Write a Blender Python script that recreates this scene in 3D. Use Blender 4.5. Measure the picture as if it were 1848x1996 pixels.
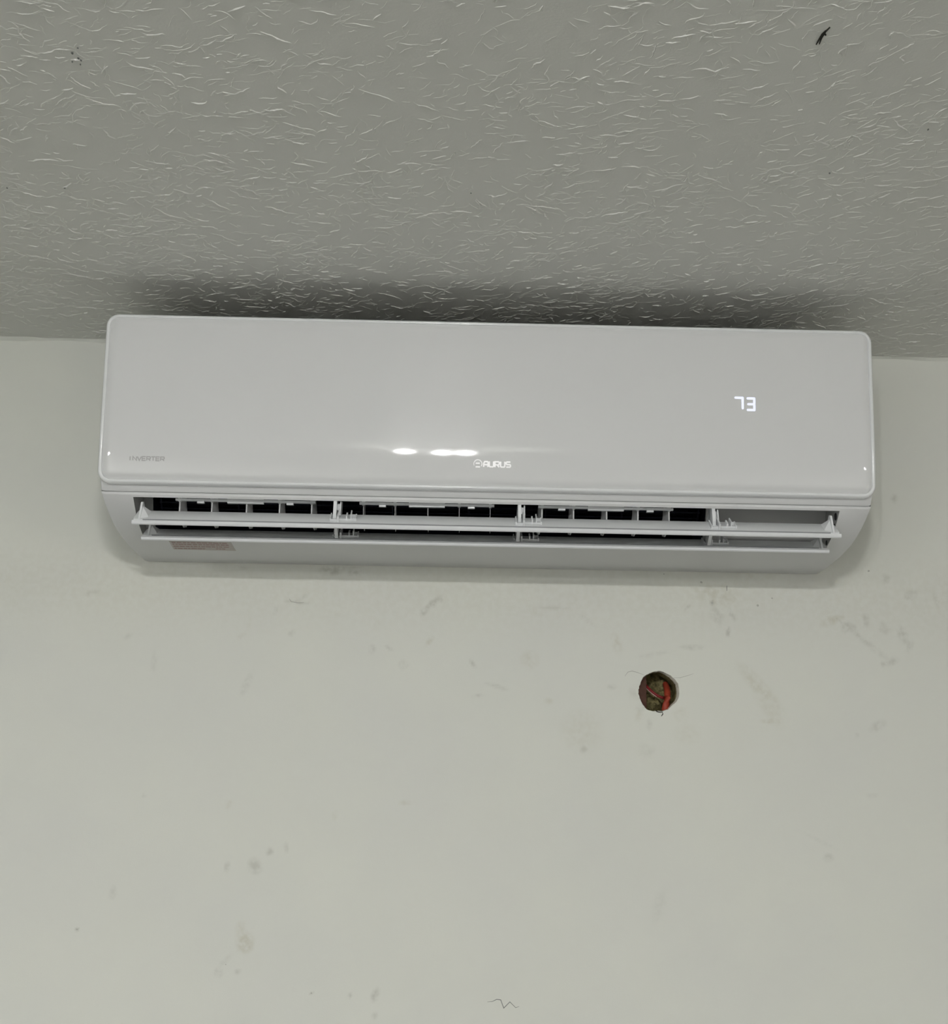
import bpy, bmesh, math, random
import numpy as np
from mathutils import Matrix, Vector

# ------------------------------------------------------------------ clear
for o in list(bpy.data.objects):
    bpy.data.objects.remove(o, do_unlink=True)
S = bpy.context.scene
COL = S.collection
random.seed(11)
RNG = np.random.default_rng(7)

# ------------------------------------------------------------------ camera
CEIL = 2.75                      # ceiling height
Z0 = 2.7137                      # height of the top edge of the air conditioner
YAW, PITCH, ROLL = 0.0203, 0.2087, 0.0156
cam = bpy.data.cameras.new('camera')
cam.sensor_fit = 'HORIZONTAL'; cam.sensor_width = 36.0
cam.lens = 2500.0 / 1848.0 * 36.0
cam.clip_start = 0.02; cam.clip_end = 50
cam_o = bpy.data.objects.new('camera', cam); COL.objects.link(cam_o)
fw = Vector((math.sin(YAW)*math.cos(PITCH), math.cos(YAW)*math.cos(PITCH), math.sin(PITCH)))
rt = Vector((math.cos(YAW), -math.sin(YAW), 0)); up = rt.cross(fw)
r2 = math.cos(ROLL)*rt + math.sin(ROLL)*up; u2 = -math.sin(ROLL)*rt + math.cos(ROLL)*up
cm = Matrix(((r2.x, u2.x, -fw.x, -0.0461), (r2.y, u2.y, -fw.y, -1.627), (r2.z, u2.z, -fw.z, Z0-0.5315), (0, 0, 0, 1)))
cam_o.matrix_world = cm
S.camera = cam_o

# ------------------------------------------------------------------ world, lights, exposure
w = bpy.data.worlds.new('world'); S.world = w; w.use_nodes = True
w.node_tree.nodes['Background'].inputs[0].default_value = (0.5, 0.55, 0.6, 1)
w.node_tree.nodes['Background'].inputs[1].default_value = 0.3
S.view_settings.view_transform = 'Standard'; S.view_settings.look = 'None'
S.view_settings.exposure = 0.14; S.view_settings.gamma = 1.0
S.view_settings.use_curve_mapping = False
BULB_STRENGTH = 800.0            # the three small bulbs of the near ceiling lamp
FILL_STRENGTH = (112.0, 36.0)            # two unseen fill panels further back, added for ambient light
WINDOW_STRENGTH = 4.0

# ------------------------------------------------------------------ helpers
def mat(name, col, rough=0.5, spec=0.5, coat=0.0, emit=None, strength=0.0, bump=None, vary=0.0, vscale=8.0):
    m = bpy.data.materials.new(name); m.use_nodes = True
    nt = m.node_tree; b = nt.nodes['Principled BSDF']
    b.inputs['Base Color'].default_value = (*col, 1)
    b.inputs['Roughness'].default_value = rough
    b.inputs['Specular IOR Level'].default_value = spec
    b.inputs['Coat Weight'].default_value = coat
    b.inputs['Coat Roughness'].default_value = 0.04
    if emit:
        b.inputs['Emission Color'].default_value = (*emit, 1)
        b.inputs['Emission Strength'].default_value = strength
    tc = nt.nodes.new('ShaderNodeTexCoord')
    if vary:
        n = nt.nodes.new('ShaderNodeTexNoise'); n.inputs['Scale'].default_value = vscale; n.inputs['Detail'].default_value = 4
        nt.links.new(tc.outputs['Object'], n.inputs['Vector'])
        mr = nt.nodes.new('ShaderNodeMapRange'); mr.inputs[1].default_value = 0.3; mr.inputs[2].default_value = 0.7
        mr.inputs[3].default_value = 1 - vary; mr.inputs[4].default_value = 1 + vary
        nt.links.new(n.outputs['Fac'], mr.inputs[0])
        mx = nt.nodes.new('ShaderNodeVectorMath'); mx.operation = 'SCALE'; mx.inputs[0].default_value = col
        nt.links.new(mr.outputs[0], mx.inputs['Scale']); nt.links.new(mx.outputs[0], b.inputs['Base Color'])
    if bump:
        n2 = nt.nodes.new('ShaderNodeTexNoise'); n2.inputs['Scale'].default_value = bump[0]; n2.inputs['Detail'].default_value = 5
        nt.links.new(tc.outputs['Object'], n2.inputs['Vector'])
        bp = nt.nodes.new('ShaderNodeBump'); bp.inputs['Strength'].default_value = bump[1]; bp.inputs['Distance'].default_value = bump[2]
        nt.links.new(n2.outputs['Fac'], bp.inputs['Height']); nt.links.new(bp.outputs[0], b.inputs['Normal'])
    return m

def link_mesh(name, V, Fc, m, parent=None, smooth=None, kind=None, label=None):
    me = bpy.data.meshes.new(name); me.from_pydata([tuple(map(float, v)) for v in V], [], Fc)
    bm = bmesh.new(); bm.from_mesh(me); bmesh.ops.recalc_face_normals(bm, faces=bm.faces); bm.to_mesh(me); bm.free()
    me.update()
    if smooth is not None:
        me.polygons.foreach_set('use_smooth', [True]*len(me.polygons))
        me.set_sharp_from_angle(angle=math.radians(smooth))
    me.materials.append(m)
    o = bpy.data.objects.new(name, me); COL.objects.link(o)
    if parent: o.parent = parent
    if kind: o['kind'] = kind
    if label: o['label'] = label
    return o

def thing(name, label, cat, loc=(0, 0, 0), group=None):
    o = bpy.data.objects.new(name, None); COL.objects.link(o); o.location = loc
    o.empty_display_size = 0.05
    o['label'] = label; o['category'] = cat
    if group: o['group'] = group
    return o

class MB:
    """collects shapes into one mesh"""
    def __init__(s): s.V = []; s.F = []
    def add(s, V, F):
        k = len(s.V); s.V += [tuple(v) for v in V]; s.F += [tuple(i+k for i in f) for f in F]
    def box(s, x0, x1, y0, y1, z0, z1):
        s.add([(x0,y0,z0),(x1,y0,z0),(x1,y1,z0),(x0,y1,z0),(x0,y0,z1),(x1,y0,z1),(x1,y1,z1),(x0,y1,z1)],
              [(0,3,2,1),(4,5,6,7),(0,1,5,4),(1,2,6,5),(2,3,7,6),(3,0,4,7)])
    def prism_x(s, prof, x0, x1, x0b=None, x1b=None):
        """closed (y, z) outline extruded along x"""
        n = len(prof)
        V = [(x0, y, z) for y, z in prof] + [(x1, y, z) for y, z in prof]
        F = [(i, (i+1) % n, n+(i+1) % n, n+i) for i in range(n)] + [tuple(range(n))[::-1], tuple(range(n, 2*n))]
        s.add(V, F)
    def tube(s, pts, rad, n=10, caps=True):
        pts = [Vector(p) for p in pts]; V = []; F = []
        up0 = Vector((0.13, 0.2, 0.97))
        for i, p in enumerate(pts):
            d = (pts[min(i+1, len(pts)-1)] - pts[max(i-1, 0)]).normalized()
            a = d.cross(up0).normalized(); b = d.cross(a)
            r = rad[i] if isinstance(rad, (list, tuple)) else rad
            for k in range(n):
                t = 2*math.pi*k/n
                V.append(p + a*(r*math.cos(t)) + b*(r*math.sin(t)))
        for i in range(len(pts)-1):
            for k in range(n):
                F.append((i*n+k, i*n+(k+1) % n, (i+1)*n+(k+1) % n, (i+1)*n+k))
        if caps:
            F.append(tuple(range(n))); F.append(tuple(range((len(pts)-1)*n, len(pts)*n)))
        s.add(V, F)
    def build(s, name, m, parent=None, **k): return link_mesh(name, s.V, s.F, m, parent, **k)

def ribbon2d(pts, wdt, taper=False):
    """mitred flat ribbon along a 2D polyline: left side and right side points"""
    P = [np.array(p, float) for p in pts]; n = len(P); L = []; Rr = []
    for i in range(n):
        a = P[i]-P[i-1] if i else P[1]-P[0]; b = P[i+1]-P[i] if i < n-1 else a
        a = a/np.linalg.norm(a); b = b/np.linalg.norm(b)
        na = np.array([-a[1], a[0]]); nb = np.array([-b[1], b[0]])
        mdir = na+nb; mdir = mdir/max(np.linalg.norm(mdir), 1e-6)
        k = wdt/2/max(0.5, float(mdir@na))
        if taper: k *= (0.25 + 0.75*math.sin(math.pi*(i+0.35)/(n-0.3)))
        L.append(P[i]+mdir*k); Rr.append(P[i]-mdir*k)
    return L, Rr

def ribbons(mb, strokes, wdt, fn, thick, taper=False):
    """strokes in (u, v); fn(u, v, d) gives the 3D point at height d above the surface"""
    for st in strokes:
        L, Rr = ribbon2d(st, wdt, taper); n = len(st); V = []; F = []
        for i in range(n):
            V += [fn(*L[i], thick), fn(*Rr[i], thick), fn(*L[i], -0.0001), fn(*Rr[i], -0.0001)]
        for i in range(n-1):
            a = 4*i; b = a+4
            F += [(a, a+1, b+1, b), (a, b, b+2, a+2), (a+1, a+3, b+3, b+1)]
        F += [(0, 2, 3, 1), (4*n-4, 4*n-3, 4*n-1, 4*n-2)]
        mb.add(V, F)

# ------------------------------------------------------------------ materials
M_white = mat('ac_white_plastic', (0.66, 0.67, 0.665), 0.38, 0.5, bump=(900, 0.05, 0.0002))
M_panel = mat('ac_gloss_panel', (0.695, 0.705, 0.70), 0.035, 0.5)
M_rim = mat('ac_panel_rim', (0.78, 0.80, 0.80), 0.15, 0.6, coat=0.6)
M_lou = mat('louver_plastic', (0.76, 0.78, 0.79), 0.3, 0.5)
M_duct = mat('duct_plastic', (0.36, 0.365, 0.36), 0.5, 0.4)
M_navy = mat('dark_fan_and_chamber_shade', (0.006, 0.008, 0.016), 0.5, 0.3)  # fan plastic, also the painted shade deep in the fan chamber
M_black = mat('black_hole', (0.01, 0.01, 0.012), 0.6, 0.3)
M_print_w = mat('white_lettering', (0.95, 0.95, 0.95), 0.28, 0.7)
M_print_g = mat('grey_lettering', (0.43, 0.43, 0.43), 0.4)
M_led = mat('display_led', (0.10, 0.10, 0.12), 0.4, emit=(0.80, 0.83, 1.0), strength=0.93)
M_stick = mat('sticker_paper', (0.50, 0.47, 0.44), 0.55, vary=0.06, vscale=300)
M_stick_t = mat('sticker_print', (0.36, 0.25, 0.23), 0.6)
M_floor = mat('floor_tile', (0.09, 0.09, 0.09), 0.4, vary=0.08, vscale=3)
M_room = mat('room_paint', (0.34, 0.345, 0.34), 0.6, vary=0.03, vscale=2)
M_front = mat('front_wall_paint', (0.70, 0.70, 0.68), 0.6, vary=0.03, vscale=2)
M_mortar = mat('mortar', (0.235, 0.205, 0.095), 0.95, 0.2, bump=(260, 0.9, 0.003), vary=0.55, vscale=160)
M_plaster = mat('plaster_edge', (0.50, 0.48, 0.41), 0.9, 0.2, bump=(500, 0.7, 0.001), vary=0.15, vscale=200)
M_maroon = mat('maroon_plastic', (0.11, 0.055, 0.040), 0.5, 0.4, vary=0.25, vscale=120)
M_red = mat('red_conduit', (0.32, 0.045, 0.022), 0.45, 0.3, vary=0.12, vscale=150)
M_wire = mat('red_wire', (0.20, 0.018, 0.02), 0.45, 0.3)
M_wirew = mat('white_wire', (0.45, 0.30, 0.27), 0.45, 0.5)
M_crack = mat('hairline_crack', (0.43, 0.43, 0.39), 0.9, 0.1)
M_ink = mat('dark_scuff', (0.035, 0.034, 0.028), 0.8, 0.2)
M_pencil = mat('pencil_grey', (0.20, 0.21, 0.20), 0.8, 0.2)
M_alu = mat('lamp_metal', (0.6, 0.6, 0.6), 0.3)
M_bulb = mat('bulb_glow', (0.9, 0.9, 0.9), 0.4, emit=(1.0, 0.992, 0.98), strength=BULB_STRENGTH)
M_fill_panel = [mat('fill_panel_glow', (0.9, 0.9, 0.9), 0.4, emit=(1.0, 0.992, 0.98), strength=s) for s in FILL_STRENGTH]
M_winpane = mat('window_daylight', (0.8, 0.8, 0.8), 0.2, emit=(1.0, 0.93, 0.85), strength=WINDOW_STRENGTH)

def wall_material():
    m = bpy.data.materials.new('stained_wall_paint'); m.use_nodes = True
    nt = m.node_tree; b = nt.nodes['Principled BSDF']; N = nt.nodes.new; L = nt.links.new
    b.inputs['Roughness'].default_value = 0.62; b.inputs['Specular IOR Level'].default_value = 0.3
    tc = N('ShaderNodeTexCoord')
    n1 = N('ShaderNodeTexNoise'); n1.inputs['Scale'].default_value = 5.5; n1.inputs['Detail'].default_value = 5
    n2 = N('ShaderNodeTexNoise'); n2.inputs['Scale'].default_value = 130; n2.inputs['Detail'].default_value = 6
    n3 = N('ShaderNodeTexNoise'); n3.inputs['Scale'].default_value = 700; n3.inputs['Detail'].default_value = 3
    for n in (n1, n2, n3): L(tc.outputs['Object'], n.inputs['Vector'])
    cr = N('ShaderNodeMapRange'); cr.inputs[1].default_value = 0.35; cr.inputs[2].default_value = 0.65
    L(n1.outputs['Fac'], cr.inputs[0])
    mx = N('ShaderNodeMix'); mx.data_type = 'RGBA'
    mx.inputs['A'].default_value = (0.668, 0.680, 0.632, 1); mx.inputs['B'].default_value = (0.688, 0.701, 0.638, 1)
    L(cr.outputs[0], mx.inputs['Factor'])
    at = N('ShaderNodeAttribute'); at.attribute_name = 'stain'
    aw = N('ShaderNodeAttribute'); aw.attribute_name = 'stain_warm'
    br = N('ShaderNodeMapRange'); br.inputs[1].default_value = 0.38; br.inputs[2].default_value = 0.60
    br.inputs[3].default_value = 0.28; br.inputs[4].default_value = 1.0
    L(n2.outputs['Fac'], br.inputs[0])
    def mul(a, c):
        q = N('ShaderNodeMath'); q.operation = 'MULTIPLY'; q.use_clamp = True; L(a, q.inputs[0]); L(c, q.inputs[1]); return q.outputs[0]
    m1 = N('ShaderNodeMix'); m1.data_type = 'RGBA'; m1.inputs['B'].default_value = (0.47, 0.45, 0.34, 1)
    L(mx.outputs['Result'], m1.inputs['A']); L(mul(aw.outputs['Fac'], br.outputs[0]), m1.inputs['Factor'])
    m2 = N('ShaderNodeMix'); m2.data_type = 'RGBA'; m2.inputs['B'].default_value = (0.30, 0.30, 0.25, 1)
    L(m1.outputs['Result'], m2.inputs['A']); L(mul(at.outputs['Fac'], br.outputs[0]), m2.inputs['Factor'])
    L(m2.outputs['Result'], b.inputs['Base Color'])
    bp = N('ShaderNodeBump'); bp.inputs['Strength'].default_value = 0.12; bp.inputs['Distance'].default_value = 0.0006
    L(n3.outputs['Fac'], bp.inputs['Height']); L(bp.outputs[0], b.inputs['Normal'])
    return m
M_wall = wall_material()

def ceiling_material():
    m = mat('textured_ceiling_paint', (0.695, 0.70, 0.655), 0.5, 0.4)
    nt = m.node_tree; b = nt.nodes['Principled BSDF']; N = nt.nodes.new; L = nt.links.new
    tc = N('ShaderNodeTexCoord')
    n1 = N('ShaderNodeTexNoise'); n1.inputs['Scale'].default_value = 60; n1.inputs['Detail'].default_value = 8; n1.inputs['Roughness'].default_value = 0.7
    n1.inputs['Distortion'].default_value = 0.8
    n2 = N('ShaderNodeTexNoise'); n2.inputs['Scale'].default_value = 420; n2.inputs['Detail'].default_value = 4
    ad = N('ShaderNodeMath'); ad.operation = 'MULTIPLY_ADD'; ad.inputs[1].default_value = 0.35
    L(tc.outputs['Object'], n1.inputs['Vector']); L(tc.outputs['Object'], n2.inputs['Vector'])
    L(n2.outputs['Fac'], ad.inputs[0]); L(n1.outputs['Fac'], ad.inputs[2])
    bp = N('ShaderNodeBump'); bp.inputs['Strength'].default_value = 0.4; bp.inputs['Distance'].default_value = 0.0007
    L(ad.outputs[0], bp.inputs['Height']); L(bp.outputs[0], b.inputs['Normal'])
    return m
M_ceil = ceiling_material()

# ------------------------------------------------------------------ the room
X0, X1, YF = -3.8, 3.8, -4.4
def slab(name, box, m):
    mb = MB(); mb.box(*box); o = mb.build(name, m); o['kind'] = 'structure'; return o
floor = slab('floor', (X0-.1, X1+.1, YF-.1, .1, -.1, 0), M_floor)
ceiling = slab('ceiling', (X0-.1, X1+.1, YF-.1, .1, CEIL, CEIL+.1), M_ceil)
wall_left = slab('wall_left', (X0-.1, X0, YF, 0, 0, CEIL), M_room)
wall_front = slab('wall_front', (X0-.1, X1+.1, YF-.1, YF, 0, CEIL), M_front)
mb = MB()                                                        # right wall around its window
WY0, WY1, WZ0, WZ1 = -3.2, -1.9, 0.95, 2.1
mb.box(X1, X1+.1, YF, WY0, 0, CEIL); mb.box(X1, X1+.1, WY1, 0, 0, CEIL)
mb.box(X1, X1+.1, WY0, WY1, 0, WZ0); mb.box(X1, X1+.1, WY0, WY1, WZ1, CEIL)
wall_right = mb.build('wall_right', M_room); wall_right['kind'] = 'structure'
mb = MB(); t = .05
mb.box(X1+.02, X1+.07, WY0, WY1, WZ0, WZ0+t); mb.box(X1+.02, X1+.07, WY0, WY1, WZ1-t, WZ1)
mb.box(X1+.02, X1+.07, WY0, WY0+t, WZ0+t, WZ1-t); mb.box(X1+.02, X1+.07, WY1-t, WY1, WZ0+t, WZ1-t)
ym = (WY0+WY1)/2; mb.box(X1+.02, X1+.07, ym-.025, ym+.025, WZ0+t, WZ1-t)
win = mb.build('window_1', M_white); win['kind'] = 'structure'
for a, c in ((WY0+t, ym-.025), (ym+.025, WY1-t)):
    mb = MB(); mb.box(X1+.04, X1+.046, a, c, WZ0+t, WZ1-t); mb.build('window_pane', M_winpane, win)

# ---- the wall behind the unit: fine grid carrying the stain layers, with the broken hole
# x, height below the top of the unit, two radii, angle, strength, warm or grey
STAINS = [(-0.1953,-0.2678,0.0146,0.006,0.0,0.75,0),
          (-0.1657,-0.2699,0.0093,0.004,0.0,0.55,0),
          (-0.1777,-0.2628,0.0199,0.0026,0.0,0.5,0),
          (-0.3067,-0.266,0.0067,0.0027,0.0,0.5,0),
          (-0.2361,-0.3089,0.0159,0.002,-8.0,0.6,0),
          (-0.2286,-0.3022,0.0093,0.0026,25.0,0.4,0),
          (-0.2642,-0.32,0.0026,0.0053,0.0,0.6,0),
          (-0.0649,-0.3084,0.0145,0.0046,42.0,0.65,0),
          (-0.0765,-0.3192,0.0053,0.0046,20.0,0.6,0),
          (-0.0533,-0.3003,0.002,0.0059,0.0,0.5,0),
          (-0.0665,-0.355,0.0092,0.0039,55.0,0.45,1),
          (-0.0995,-0.3861,0.0065,0.0059,0.0,0.4,0),
          (-0.012,-0.3826,0.0065,0.0026,-50.0,0.6,0),
          (0.0188,-0.4111,0.0144,0.0026,-15.0,0.5,0),
          (-0.0043,-0.4231,0.0091,0.0026,5.0,0.4,0),
          (-0.1396,-0.3667,0.0046,0.0059,0.0,0.45,0),
          (-0.1169,-0.3656,0.0079,0.0026,-30.0,0.4,0),
          (-0.2952,-0.4132,0.0053,0.0172,-25.0,0.3,0),
          (-0.2415,-0.3483,0.0059,0.004,30.0,0.35,0),
          (-0.3042,-0.3521,0.0106,0.0033,40.0,0.35,1),
          (-0.296,-0.335,0.0033,0.008,0.0,0.35,1),
          (-0.1341,-0.334,0.0053,0.0066,0.0,0.3,1),
          (-0.1867,-0.3218,0.0105,0.0066,0.0,0.25,1),
          (0.2992,-0.2884,0.0403,0.0161,-10.0,0.55,1),
          (0.3563,-0.262,0.0475,0.0095,0.0,0.35,1),
          (0.2943,-0.2998,0.0034,0.0034,0.0,0.9,0),
          (0.2625,-0.3063,0.0053,0.002,40.0,0.5,0),
          (0.3197,-0.3152,0.0027,0.0094,25.0,0.75,0),
          (0.3145,-0.337,0.0027,0.0067,-12.0,0.8,0),
          (0.3005,-0.3162,0.0081,0.0121,20.0,0.4,0),
          (0.268,-0.3575,0.0173,0.0033,0.0,0.45,0),
          (0.2187,-0.3669,0.0265,0.0027,10.0,0.25,0),
          (0.4498,-0.3188,0.0192,0.0069,20.0,0.6,1),
          (0.4666,-0.3277,0.0055,0.0082,-40.0,0.6,0),
          (0.4758,-0.3302,0.0048,0.0083,30.0,0.45,0),
          (0.4922,-0.318,0.0048,0.0097,0.0,0.5,0),
          (0.5162,-0.3281,0.0083,0.0097,0.0,0.35,0),
          (0.539,-0.337,0.0063,0.0125,25.0,0.55,0),
          (0.5475,-0.35,0.0042,0.0098,-15.0,0.45,0),
          (0.5226,-0.3713,0.0097,0.0055,20.0,0.5,0),
          (0.5119,-0.3741,0.0041,0.0041,0.0,0.5,0),
          (0.4826,-0.3393,0.0413,0.0017,-38.0,0.5,0),
          (0.4984,-0.3534,0.0345,0.0041,-38.0,0.3,0),
          (0.5209,-0.2642,0.0063,0.0063,0.0,0.45,0),
          (0.5518,-0.285,0.0098,0.0063,25.0,0.45,0),
          (0.5848,-0.2911,0.0028,0.0099,10.0,0.35,0),
          (0.5372,-0.1579,0.005,0.0064,0.0,0.6,0),
          (0.3531,-0.408,0.0403,0.0094,-48.0,0.45,1),
          (0.3668,-0.4489,0.0148,0.0034,0.0,0.55,1),
          (0.361,-0.4259,0.0336,0.0108,-60.0,0.3,1),
          (0.0843,-0.4286,0.0059,0.0039,0.0,0.5,1),
          (0.1711,-0.354,0.0066,0.0145,20.0,0.45,1),
          (0.0601,-0.3768,0.0131,0.0118,-40.0,0.35,1),
          (0.1289,-0.4877,0.0046,0.0046,0.0,0.45,0),
          (0.127,-0.4649,0.0262,0.0262,0.0,0.25,1),
          (0.1648,-0.4093,0.0066,0.0033,0.0,0.35,0),
          (0.2117,-0.4559,0.004,0.0066,0.0,0.4,0),
          (0.1982,-0.4446,0.0053,0.0053,0.0,0.4,1),
          (0.5007,-0.4525,0.0124,0.0062,30.0,0.4,0),
          (0.2594,-0.4659,0.0172,0.0133,0.0,0.2,1),
          (0.2074,-0.4889,0.0119,0.0092,0.0,0.25,0),
          (-0.2565,-0.6167,0.0053,0.0046,30.0,0.6,0),
          (-0.2738,-0.6339,0.0086,0.0105,30.0,0.55,0),
          (-0.3074,-0.6356,0.004,0.0066,0.0,0.5,0),
          (-0.2367,-0.6115,0.0033,0.0066,10.0,0.4,0),
          (-0.2809,-0.7236,0.0106,0.0119,0.0,0.75,1),
          (-0.2866,-0.7101,0.0073,0.0119,0.0,0.4,1),
          (-0.3111,-0.7581,0.0053,0.006,30.0,0.45,0),
          (-0.2884,-0.7566,0.004,0.0033,0.0,0.5,0),
          (-0.3033,-0.7439,0.012,0.0033,40.0,0.25,0),
          (-0.199,-0.7801,0.0017,0.0017,0.0,1.3,0),
          (-0.1528,-0.7825,0.0026,0.0033,0.0,0.6,0),
          (-0.1228,-0.7815,0.0046,0.0086,-20.0,0.7,0),
          (-0.122,-0.8048,0.004,0.0046,0.0,0.55,0),
          (-0.0931,-0.5561,0.0078,0.0033,0.0,0.35,1),
          (-0.1786,-0.5721,0.0039,0.0059,0.0,0.3,1),
          (-0.3096,-0.5611,0.004,0.0059,-30.0,0.35,1),
          (0.2208,-0.6737,0.0079,0.0199,-15.0,0.2,0),
          (0.4314,-0.6143,0.0068,0.0054,0.0,0.4,0),
          (0.4226,-0.5948,0.0271,0.002,-25.0,0.2,0),
          (-0.4837,-0.7108,0.002,0.002,0.0,1.2,0),
          (-0.4439,-0.6675,0.0047,0.0081,0.0,0.35,0),
          (-0.4146,-0.5516,0.002,0.0033,30.0,0.4,0),
          (0.0912,-0.3102,0.0198,0.0026,0.0,0.3,0),
          (0.1339,-0.3258,0.0132,0.002,-40.0,0.3,0),
          (0.0649,-0.3139,0.0171,0.0059,-30.0,0.3,1),
          (0.4893,-0.538,0.0082,0.0027,0.0,0.25,0),
          (0.4734,-0.465,0.0027,0.0034,0.0,0.4,0),
          (-0.413,-0.3877,0.004,0.0134,0.0,0.25,0),
          (-0.4966,-0.3013,0.0095,0.0041,20.0,0.3,0),
          (-0.4473,-0.3559,0.0067,0.0034,30.0,0.25,0),
          (0.1953,-0.4158,0.0106,0.0092,0.0,0.3,0),
          (0.2501,-0.4406,0.0093,0.0066,30.0,0.35,1),
          (0.2016,-0.435,0.0066,0.0053,0.0,0.4,0)]
HC = (0.225, -0.415); HW = 0.045                                  # centre and half size of the patch round the hole
OUT = [(0.2088,-0.3937),(0.2139,-0.3908),(0.2222,-0.3887),(0.2286,-0.3896),(0.2349,-0.3929),(0.2412,-0.3982),(0.2464,-0.405),
       (0.2475,-0.4138),(0.2468,-0.4213),(0.2445,-0.4257),(0.2393,-0.4308),(0.2348,-0.4359),(0.2291,-0.4379),(0.2228,-0.4383),
       (0.2158,-0.4381),(0.2095,-0.4372),(0.2052,-0.432),(0.2009,-0.424),(0.1987,-0.4146),(0.2011,-0.4045),(0.2056,-0.3956)]
oa = np.array([math.atan2(z-HC[1], x-HC[0]) % (2*math.pi) for x, z in OUT]); orr = np.array([math.hypot(x-HC[0], z-HC[1]) for x, z in OUT])
k = np.argsort(oa); oa, orr = oa[k], orr[k]
NA = 96
ang = np.arange(NA)*2*math.pi/NA
hole_r = np.interp(ang, oa, orr, period=2*math.pi) + RNG.normal(0, 0.00025, NA)
chip = 0.0022*np.maximum(0, np.cos(ang-math.radians(18)))**1.5 + 0.0004
inner_r = hole_r.copy(); hole_r = hole_r + chip
def ring(scale, dy, extra=0.0):
    return [(HC[0]+((hole_r[i] if scale == 1 and dy == 0 else inner_r[i])*scale+extra)*math.cos(ang[i]), dy, Z0+HC[1]+((hole_r[i] if scale == 1 and dy == 0 else inner_r[i])*scale+extra)*math.sin(ang[i])) for i in range(NA)]

def build_wall():
    st = 0.0025
    gx0, gx1 = -0.66, 0.66; gz1, gz0 = Z0-0.0037-0.0, None
    nx = int(round((gx1-gx0)/st))
    # z rows are relative to Z0 so that the patch falls on grid lines
    zr0, zr1 = -0.90, 0.035
    nz = int(round((zr1-zr0)/st))
    xs = gx0 + np.arange(nx+1)*st; zs = zr0 + np.arange(nz+1)*st
    GX, GZ = np.meshgrid(xs, zs)
    V = np.stack([GX.ravel(), np.zeros(GX.size), GZ.ravel()+Z0], 1)
    idx = np.arange((nx+1)*(nz+1)).reshape(nz+1, nx+1)
    cx = (xs[:-1]+xs[1:])/2; cz = (zs[:-1]+zs[1:])/2
    CXm, CZm = np.meshgrid(cx, cz)
    keep = ~((abs(CXm-HC[0]) < HW) & (abs(CZm-HC[1]) < HW))
    Q = np.stack([idx[:-1, :-1], idx[:-1, 1:], idx[1:, 1:], idx[1:, :-1]], -1)[keep]
    faces = Q.tolist(); verts = V.tolist(); base = len(verts)
    NR = 7
    for j in range(NR):
        f = (j/(NR-1))**1.6
        for i in range(NA):
            ca, sa = math.cos(ang[i]), math.sin(ang[i]); rs = HW/max(abs(ca), abs(sa))
            r = hole_r[i]*(1-f)+rs*f
            verts.append([HC[0]+r*ca, 0, Z0+HC[1]+r*sa])
    for j in range(NR-1):
        for i in range(NA):
            faces.append([base+j*NA+i, base+(j+1)*NA+i, base+(j+1)*NA+(i+1) % NA, base+j*NA+(i+1) % NA])
    b2 = len(verts)                                               # the rest of the wall, large quads
    bx = [X0, gx0, gx1, X1]; bz = [0, Z0+zr0, Z0+zr1, CEIL]
    for z in bz:
        for x in bx: verts.append([x, 0, z])
    for j in range(3):
        for i in range(3):
            if (i, j) != (1, 1): faces.append([b2+j*4+i, b2+j*4+i+1, b2+j*4+i+5, b2+j*4+i+4])
    me = bpy.data.meshes.new('wall_back'); me.from_pydata(verts, [], faces); me.update()
    P = np.array(verts); x = P[:, 0]; z = P[:, 2]-Z0
    s0 = np.zeros(len(P)); s1 = np.zeros(len(P))
    for sx, sz, rx, ry, a, s, wm in STAINS:
        c, sn = math.cos(math.radians(a)), math.sin(math.radians(a))
        dx, dz = x-sx, z-sz
        u = (dx*c+dz*sn)/(rx*1.25); v = (-dx*sn+dz*c)/(ry*1.25)
        q = np.clip(1-(u*u+v*v), 0, 1)**1.2*s
        if wm: s1 = np.maximum(s1, q*0.8)
        else: s0 = np.maximum(s0, q*0.62)
    # faint warm tone, strongest just below the unit
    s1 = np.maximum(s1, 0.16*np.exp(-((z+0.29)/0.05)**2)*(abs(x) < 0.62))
    for nm, arr in (('stain', s0), ('stain_warm', s1)):
        at = me.attributes.new(nm, 'FLOAT', 'POINT'); at.data.foreach_set('value', arr.astype(np.float32))
    me.materials.append(M_wall)
    o = bpy.data.objects.new('wall_back', me); COL.objects.link(o); o['kind'] = 'structure'
    return o
wall = build_wall()

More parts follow.
